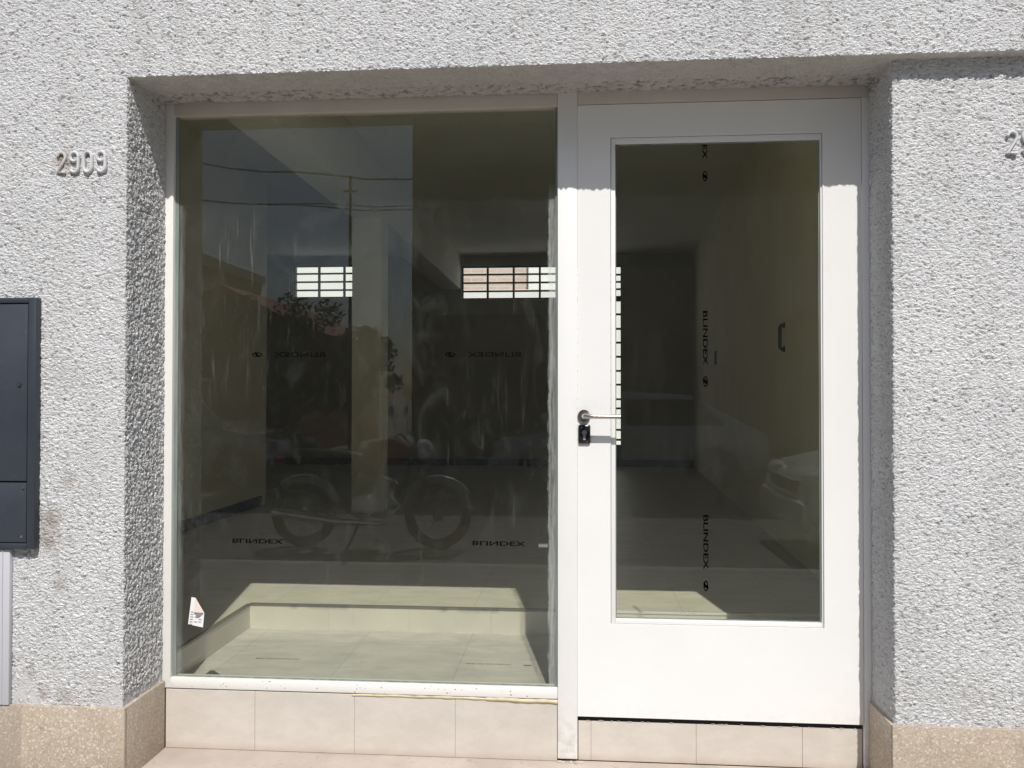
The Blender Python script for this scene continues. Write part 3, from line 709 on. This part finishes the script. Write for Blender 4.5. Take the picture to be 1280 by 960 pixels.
# ------------------------------------------------------------------ street things (seen in the glass)
def wheel(parent, x, y, z, r, w, rimr):
    t = MB(); t.tube([(x+(r-w*.45)*math.cos(a), y, z+(r-w*.45)*math.sin(a)) for a in (2*math.pi*k/32 for k in range(32))], w*.45, 10, closed=True)
    wo = t.build('wheel', M['rubber'], parent, True)
    q = MB(); q.cyl((x, y, z), (0, 1, 0), rimr, w*.5, 28); q.cyl((x, y, z), (0, 1, 0), rimr*.25, w*.7, 16)
    for k in range(5):
        a = 2*math.pi*k/5; q.tube([(x, y-w*.28, z), (x+rimr*.95*math.cos(a), y-w*.28, z+rimr*.95*math.sin(a))], [.03, .045], 6)
        q.tube([(x, y+w*.28, z), (x+rimr*.95*math.cos(a), y+w*.28, z+rimr*.95*math.sin(a))], [.03, .045], 6)
    q.build('rim', M['rim'], wo, True)
def car(loc_, rz, paint, label, group, Lc=4.1, Hc=1.46, van=False):
    c = empty('parked_car', loc_, label, 'car', group, rz)
    hw = .84
    # local: nose at -x. side outline lower body
    prof = [(-Lc/2, .32), (-Lc/2+.02, .55), (-Lc/2+.12, .70), (-Lc/2+.55, .80), (-Lc/2+1.05, .90), (-.2, .93), (1.0, .94), (Lc/2-.35, .95), (Lc/2-.05, .86), (Lc/2, .6), (Lc/2-.02, .32)]
    wx = (-Lc/2+.78, Lc/2-.80)
    bot = []
    for cx in wx[::-1]: bot += [(cx+.37*math.cos(R(a)), .25+max(0, .37*math.sin(R(a)))) for a in range(0, 181, 20)]
    m = MB(); m.prism(prof+bot, -hw, hw)
    bd_ = m.build('body', paint, c, True, bevelmod=.07)
    if van: cab = [(-Lc/2+.95, .88), (-Lc/2+1.75, Hc-.04), (-.1, Hc), (Lc/2-.45, Hc-.02), (Lc/2-.15, .92)]
    else: cab = [(-Lc/2+1.0, .88), (-Lc/2+1.75, Hc-.06), (-.05, Hc), (.9, Hc-.05), (Lc/2-.25, .92)]
    m = MB(); A_ = []; B_ = []
    for x, z in cab:
        k = (z-.9)/(Hc-.9); yy = hw-.05-.17*max(0, k); A_.append(m.bm.verts.new((x, -yy, z))); B_.append(m.bm.verts.new((x, yy, z)))
    n = len(cab)
    for k in range(n): m.bm.faces.new((A_[k], A_[(k+1) % n], B_[(k+1) % n], B_[k]))
    m.bm.faces.new(A_[::-1]); m.bm.faces.new(B_); m.build('cabin', paint, c, True, bevelmod=.05)
    def ypos(z): return hw-.05-.17*max(0, (z-.9)/(Hc-.9))+.006
    for s in (-1, 1):
        for k, (xa, xb, xc, xd) in enumerate(((-Lc/2+1.30, -.12, -.12, -Lc/2+1.85), (-.04, Lc/2-.65, Lc/2-1.0, -.04))):
            z1_, z2_ = .96, Hc-.12
            m = MB(); m.poly([(xa, s*ypos(z1_), z1_), (xb, s*ypos(z1_), z1_), (xc, s*ypos(z2_), z2_), (xd, s*ypos(z2_), z2_)]); m.build('side_window', M['carglass'], c)
        m = MB(); m.box(-Lc/2+1.2, -Lc/2+1.35, s*.88-.07, s*.88+.07, .93, 1.04, bevel=.03); m.build('wing_mirror', paint, c, True)
        m = MB(); m.ball((-Lc/2+.10, s*.62, .64), .09, .17, .075); m.build('headlight', M['lamp'], c, True)
        m = MB(); m.ball((Lc/2-.05, s*.70, .78), .05, .10, .11); m.build('tail_light', M['lampred'], c, True)
        m = MB(); m.box(.15, .30, s*.842-.012, s*.842+.012, .80, .83, bevel=.005); m.build('door_handle', paint, c, True)
    a, b = cab[0], cab[1]
    nx_, nz_ = -(b[1]-a[1]), (b[0]-a[0]); ln = math.hypot(nx_, nz_); ox, oz = nx_/ln*.008, nz_/ln*.008
    m = MB(); f0, f1 = .14, .92
    P0 = (a[0]+(b[0]-a[0])*f0+ox, a[1]+(b[1]-a[1])*f0+oz); P1 = (a[0]+(b[0]-a[0])*f1+ox, a[1]+(b[1]-a[1])*f1+oz)
    m.poly([(P0[0], -.70, P0[1]), (P0[0], .70, P0[1]), (P1[0], .58, P1[1]), (P1[0], -.58, P1[1])]); m.build('windscreen', M['carglass'], c)
    m = MB(); m.box(-Lc/2-.05, -Lc/2+.06, -.78, .78, .26, .48, bevel=.04); m.build('bumper', M['vinyl'] if van else paint, c, True); m = MB(); m.box(Lc/2-.06, Lc/2+.05, -.78, .78, .28, .50, bevel=.04); m.build('bumper', M['vinyl'] if van else paint, c, True)
    m = MB(); m.box(-Lc/2-.012, -Lc/2+.05, -.40, .40, .52, .62, bevel=.01); m.build('front_grille', M['vinyl'], c, True)
    for x in wx:
        for s in (-1, 1): wheel(c, x, s*(hw-.10), .31, .31, .19, .20)
    return c
car((3.90, -4.65, -.10), 0, M['carwhite'], 'white car parked at the near kerb with its nose behind the motorcycle', None).scale = (1, 1, 1.09)
car((.75, -10.1, -.10), 0, M['carsilver'], 'silver hatchback parked across the street before the tall block', 'cars parked across the street')
car((-6.6, -10.1, -.10), math.pi, M['cargrey'], 'dark grey high-roofed car parked across the street before the low houses', 'cars parked across the street', 4.4, 1.72, True)

# motorcycle, side on, front wheel to the right
mo = empty('motorcycle', (-1.9, -4.5, -.10), 'dark motorcycle with a red tank parked side on at the kerb', 'motorcycle', None, 0)
def mwheel(x, front):
    t = MB(); t.tube([(x+.27*math.cos(a), 0, .305+.27*math.sin(a)) for a in (2*math.pi*k/36 for k in range(36))], .038, 10, closed=True)
    o = t.build('wheel', M['rubber'], mo, True)
    q = MB(); q.tube([(x+.225*math.cos(a), 0, .305+.225*math.sin(a)) for a in (2*math.pi*k/36 for k in range(36))], .014, 8, closed=True); q.cyl((x, 0, .305), (0, 1, 0), .045, .12, 18)
    for k in range(18):
        a = 2*math.pi*k/18; q.tube([(x, .03*(-1)**k, .305), (x+.225*math.cos(a), 0, .305+.225*math.sin(a))], .003, 5)
    q.build('rim', M['spokes'], o, True)
    q = MB(); q.tube([(x+.325*math.cos(R(a)), 0, .305+.325*math.sin(R(a))) for a in (range(35, 150, 12) if front else range(20, 130, 12))], .045, 8); f_ = q.build('mudguard', M['cargrey'], mo, True); f_.scale = (1, 1.2, 1)
mwheel(-.62, False); mwheel(.63, True)
q = MB()
for s in (-1, 1): q.tube([(.63, s*.085, .305), (.40, s*.085, .93)], [.024, .02], 12)
q.box(.36, .46, -.10, .10, .88, .91, bevel=.01); q.build('fork', M['spokes'], mo, True)
q = MB(); q.tube([(.40, 0, .90), (.28, 0, .40), (-.05, 0, .28), (-.18, 0, .45), (-.10, 0, .72), (.36, 0, .82)], .022, 10)
for s in (-1, 1): q.tube([(-.10, s*.09, .70), (-.75, s*.09, .72)], .016, 8).tube([(-.18, s*.10, .40), (-.62, s*.10, .305)], .02, 8)
q.build('frame', M['black'], mo, True)
q = MB(); q.tube([(.36, 0, .86), (.22, 0, .90), (.05, 0, .86), (-.06, 0, .78)], [.07, .125, .12, .06], 18); q.build('fuel_tank', M['redpaint'], mo, True)
q = MB(); q.tube([(-.02, 0, .79), (-.2, 0, .78), (-.42, 0, .80), (-.70, 0, .85)], [.07, .11, .11, .06], 16); sq = q.build('seat', M['vinyl'], mo, True); sq.scale = (1, 1, 1)
q = MB(); q.box(-.15, .20, -.12, .12, .28, .48, bevel=.04); q.cyl((.14, 0, .54), (.35, 0, 1), .075, .20, 20)
for k in range(6): q.cyl((.115+k*.010, 0, .47+k*.030), (.35, 0, 1), .10, .010, 20)
q.build('engine', M['rim'], mo, True)
q = MB(); q.tube([(.20, .06, .50), (.30, .10, .40), (.15, .14, .24), (-.3, .16, .26), (-.85, .17, .34)], [.022, .022, .022, .04, .045], 12); q.build('exhaust', M['chrome'], mo, True)
q = MB(); q.tube([(.26, -.36, 1.03), (.33, -.20, 1.05), (.40, -.08, .95), (.40, .08, .95), (.33, .20, 1.05), (.26, .36, 1.03)], .012, 10); q.build('handlebar', M['chrome'], mo, True)
q = MB(); q.ball((.50, 0, .90), .09, .10, .10); q.build('headlight', M['lamp'], mo, True)
q = MB(); q.ball((-.86, 0, .80), .04, .07, .04); q.build('tail_light', M['lampred'], mo, True)
for s in (-1, 1):
    q = MB(); q.tube([(.30, s*.24, 1.05), (.27, s*.30, 1.22)], .006, 8); q.ball((.265, s*.32, 1.26), .02, .065, .045); q.build('mirror', M['chrome'], mo, True)
q = MB(); q.tube([(-.05, .12, .28), (-.15, .30, .0)], .012, 8); q.build('kick_stand', M['black'], mo, True)

# houses opposite
def house(loc_, wdt, dep, hgt, roofh, wall, label, wins, name='low_house'):
    h_ = empty(name, loc_, label, 'house', 'houses across the street')
    MB().box(-wdt/2, wdt/2, -dep, 0, 0, hgt).build('wall', wall, h_)
    if roofh: MB().prism([(-wdt/2-.25, hgt-.05), (wdt/2+.25, hgt-.05), (0, hgt+roofh)], -dep-.2, .25).build('roof', M['terracotta'], h_)
    else: MB().box(-wdt/2-.08, wdt/2+.08, -dep-.08, .08, hgt+.002, hgt+.25).build('roof', M['slab'], h_)
    for (x, z, ww, hh) in wins:
        f_ = MB(); f_.box(x-ww/2-.06, x+ww/2+.06, 0, .05, z-.08, z-.001).box(x-ww/2-.06, x-ww/2, 0, .05, z, z+hh).box(x+ww/2, x+ww/2+.06, 0, .05, z, z+hh).box(x-ww/2-.06, x+ww/2+.06, 0, .05, z+hh+.001, z+hh+.06)
        fo = f_.build('window', M['slab'], h_); MB().box(x-ww/2, x+ww/2, .001, .02, z, z+hh).build('pane', M['winpane'], fo)
    MB().box(-.45+wdt*.3, .45+wdt*.3, .001, .05, 0.02, 2.1).build('door', M['wood'], h_)
    return h_
house((-7.6, -14.4, .03), 3.4, 7, 2.7, .95, M['redwall'], 'low red plastered house with a gabled tile roof', [(-.8, 1.0, 1.0, 1.1)])
house((-11.6, -14.4, .03), 4.2, 7, 4.6, 0, M['ochre'], 'ochre flat roofed house left of the red gabled house', [(-1, 1.0, 1.1, 1.2), (-1, 3.0, 1.1, 1.1), (1, 3.0, 1.1, 1.1)])
tb = empty('apartment_block', (2.9, -14.4, .03), 'tall brown apartment block across the street with concrete balconies', 'building')
MB().box(-6.4, 7.5, -9, 0, 0, 9.6).build('wall', M['tallwall'], tb)
MB().box(-6.55, 7.6, -9.1, .15, 9.602, 9.85).build('roof', M['slab'], tb)
for fl_ in range(3):
    for k in range(4):
        x = -4.6+k*3.3; z = .9+fl_*3.0
        f_ = MB(); f_.box(x-.75, x+.75, .001, .05, z-.09, z-.001); fo = f_.build('window', M['slab'], tb); MB().box(x-.68, x+.68, .001, .03, z, z+1.4).build('pane', M['winpane'], fo)
    if fl_:
        for k in (0, 2):
            x = -4.6+k*3.3+.2; m = MB(); m.box(x-1.2, x+1.2, .002, 1.0, fl_*3.0-.12, fl_*3.0); m.box(x-1.2, x+1.2, .95, 1.0, fl_*3.0+.001, fl_*3.0+.95); m.build('balcony', M['slab'], tb)
MB().box(-.6, .6, .001, .06, .02, 2.3).build('door', M['wood'], tb)

def tree(name, loc_, h_, cr_, label, n=2600, seed=1):
    rnd = random.Random(seed); t = empty(name, loc_, label, 'tree', 'trees across the street')
    m = MB(); m.tube([(0, 0, 0), (.05, .02, h_*.25), (-.03, .05, h_*.5), (.02, 0, h_*.75)], [h_*.035, h_*.028, h_*.02, h_*.008], 10)
    tips = []
    for k in range(9):
        a = rnd.uniform(0, 6.28); z = h_*rnd.uniform(.3, .6); e = (math.cos(a)*cr_*.7, math.sin(a)*cr_*.7, z+h_*rnd.uniform(.12, .3)); tips.append(e)
        m.tube([(0, 0, z), (e[0]*.5, e[1]*.5, z+(e[2]-z)*.6), e], [h_*.014, h_*.009, h_*.004], 6)
    m.build('trunk', M['bark'], t, True)
    cl = [(rnd.gauss(0, cr_*.42), rnd.gauss(0, cr_*.42), h_*rnd.uniform(.42, .95), rnd.uniform(.18, .38)*cr_) for _ in range(16)]+[(e[0], e[1], e[2], .3*cr_) for e in tips]
    V_, F_ = [], []
    for k in range(n):
        c = rnd.choice(cl); d_ = Vector((rnd.gauss(0, 1), rnd.gauss(0, 1), rnd.gauss(0, 1))).normalized()*c[3]*rnd.random()**.4
        p_ = Vector(c[:3])+d_; s_ = rnd.uniform(.03, .07); u = Vector((rnd.gauss(0, 1), rnd.gauss(0, 1), rnd.gauss(0, 1))).normalized(); v_ = u.orthogonal().normalized()
        b_ = len(V_); V_ += [p_-u*s_, p_+v_*s_*.5, p_+u*s_, p_-v_*s_*.5]; F_.append((b_, b_+1, b_+2, b_+3))
    me = bpy.data.meshes.new('crown'); me.from_pydata([tuple(x) for x in V_], [], F_); me.materials.append(M['leaf'])
    o = bpy.data.objects.new('crown', me); COL.objects.link(o); o.parent = t
tree('street_tree', (-5.55, -12.4, .03), 3.0, 1.0, 'leafy small tree on the far pavement by the red house', 5200, 3)
tree('street_tree', (-4.25, -12.7, .03), 2.6, .8, 'leafy lower tree on the far pavement beside the tall block', 4200, 5)
tree('street_tree', (-9.3, -12.6, .03), 3.4, 1.1, 'leafy small tree in front of the ochre house', 4200, 8)
# poles and wires
for x, lab_ in ((-10.2, 'wooden utility pole near the ochre house'), (9.0, 'wooden utility pole before the tall block')):
    p_ = empty('utility_pole', (x, -11.9, .03), lab_, 'utility pole', 'utility poles across the street')
    MB().tube([(0, 0, 0), (0, 0, 6.6)], [.13, .09], 14).build('pole', M['wood'], p_, True); MB().box(-.05, .05, -.7, .7, 5.0, 5.1, bevel=.01).build('crossarm', M['wood'], p_, True)
p_ = empty('lamp_pole', (-4.15, -11.9, .03), 'thin dark metal pole carrying cables before the trees', 'utility pole', 'utility poles across the street')
MB().tube([(0, 0, 0), (0, 0, 5.3)], [.035, .025], 12).build('pole', M['cable'], p_, True); MB().box(-.14, .14, -.02, .02, 5.0, 5.035, bevel=.008).build('crossarm', M['cable'], p_, True)
for i, (zz, sag, yy, r_) in enumerate(((5.22, .72, -11.3, .012), (5.20, .35, -12.4, .012), (6.1, .95, -11.78, .016))):
    q = MB(); q.tube([(-10.2+19.2*k/30, yy, zz-sag*4*(k/30)*(1-k/30)+.03*math.sin(k*1.7)) for k in range(31)], r_, 6)
    o = q.build('overhead_cable', M['cable'], None, True); tag(o, ['drooping cable on the near end of the crossarms', 'thin cable on the far end of the crossarms', 'thick bundled cable along the pole tops'][i], 'cable')
    
# ------------------------------------------------------------------ light, world, camera
sd = Vector((.185, -1, 1.30)).normalized()
sun = bpy.data.lights.new('sun', 'SUN'); sun.energy = 4.4; sun.angle = R(.53); sun.color = (1, .97, .925)
so = bpy.data.objects.new('sun', sun); COL.objects.link(so); so.rotation_euler = sd.to_track_quat('Z', 'Y').to_euler()
W = bpy.data.worlds.new('World'); S.world = W; W.use_nodes = True; nt = W.node_tree; nt.nodes.clear()
sky = N(nt, 'ShaderNodeTexSky'); sky.sky_type = 'NISHITA'; sky.sun_disc = False
sky.sun_elevation = math.asin(sd.z); sky.sun_rotation = math.atan2(sd.x, sd.y); sky.air_density = 1; sky.dust_density = 1.5; sky.ozone_density = 1
bg = N(nt, 'ShaderNodeBackground'); bg.inputs['Strength'].default_value = .088
wo = N(nt, 'ShaderNodeOutputWorld'); L(nt, sky.outputs[0], bg.inputs[0]); L(nt, bg.outputs[0], wo.inputs[0])

yaw, pitch, roll = R(4.4784), R(.77854), R(.04124)
fwd = Vector((-math.sin(yaw)*math.cos(pitch), math.cos(yaw)*math.cos(pitch), math.sin(pitch)))
r0 = Vector((math.cos(yaw), math.sin(yaw), 0)); u0 = r0.cross(fwd)
rr_ = r0*math.cos(roll)+u0*math.sin(roll); uu_ = -r0*math.sin(roll)+u0*math.cos(roll)
cam = bpy.data.cameras.new('camera'); co = bpy.data.objects.new('camera', cam); COL.objects.link(co)
m4 = Matrix((rr_, uu_, -fwd)).transposed().to_4x4(); m4.translation = Vector((0, -2.51, 1.30)); co.matrix_world = m4
cam.sensor_width = 36; cam.lens = 36*1040/1280; cam.clip_start = .05; cam.clip_end = 1000
S.camera = co
S.view_settings.view_transform = 'Standard'; S.view_settings.look = 'None'; S.view_settings.exposure = 0; S.view_settings.gamma = 1
S.render.engine = 'CYCLES'
S.cycles.use_denoising = True
S.cycles.max_bounces = 12; S.cycles.diffuse_bounces = 6; S.cycles.glossy_bounces = 4; S.cycles.transparent_max_bounces = 16
S.cycles.sample_clamp_indirect = 8
S.cycles.caustics_reflective = False; S.cycles.caustics_refractive = False
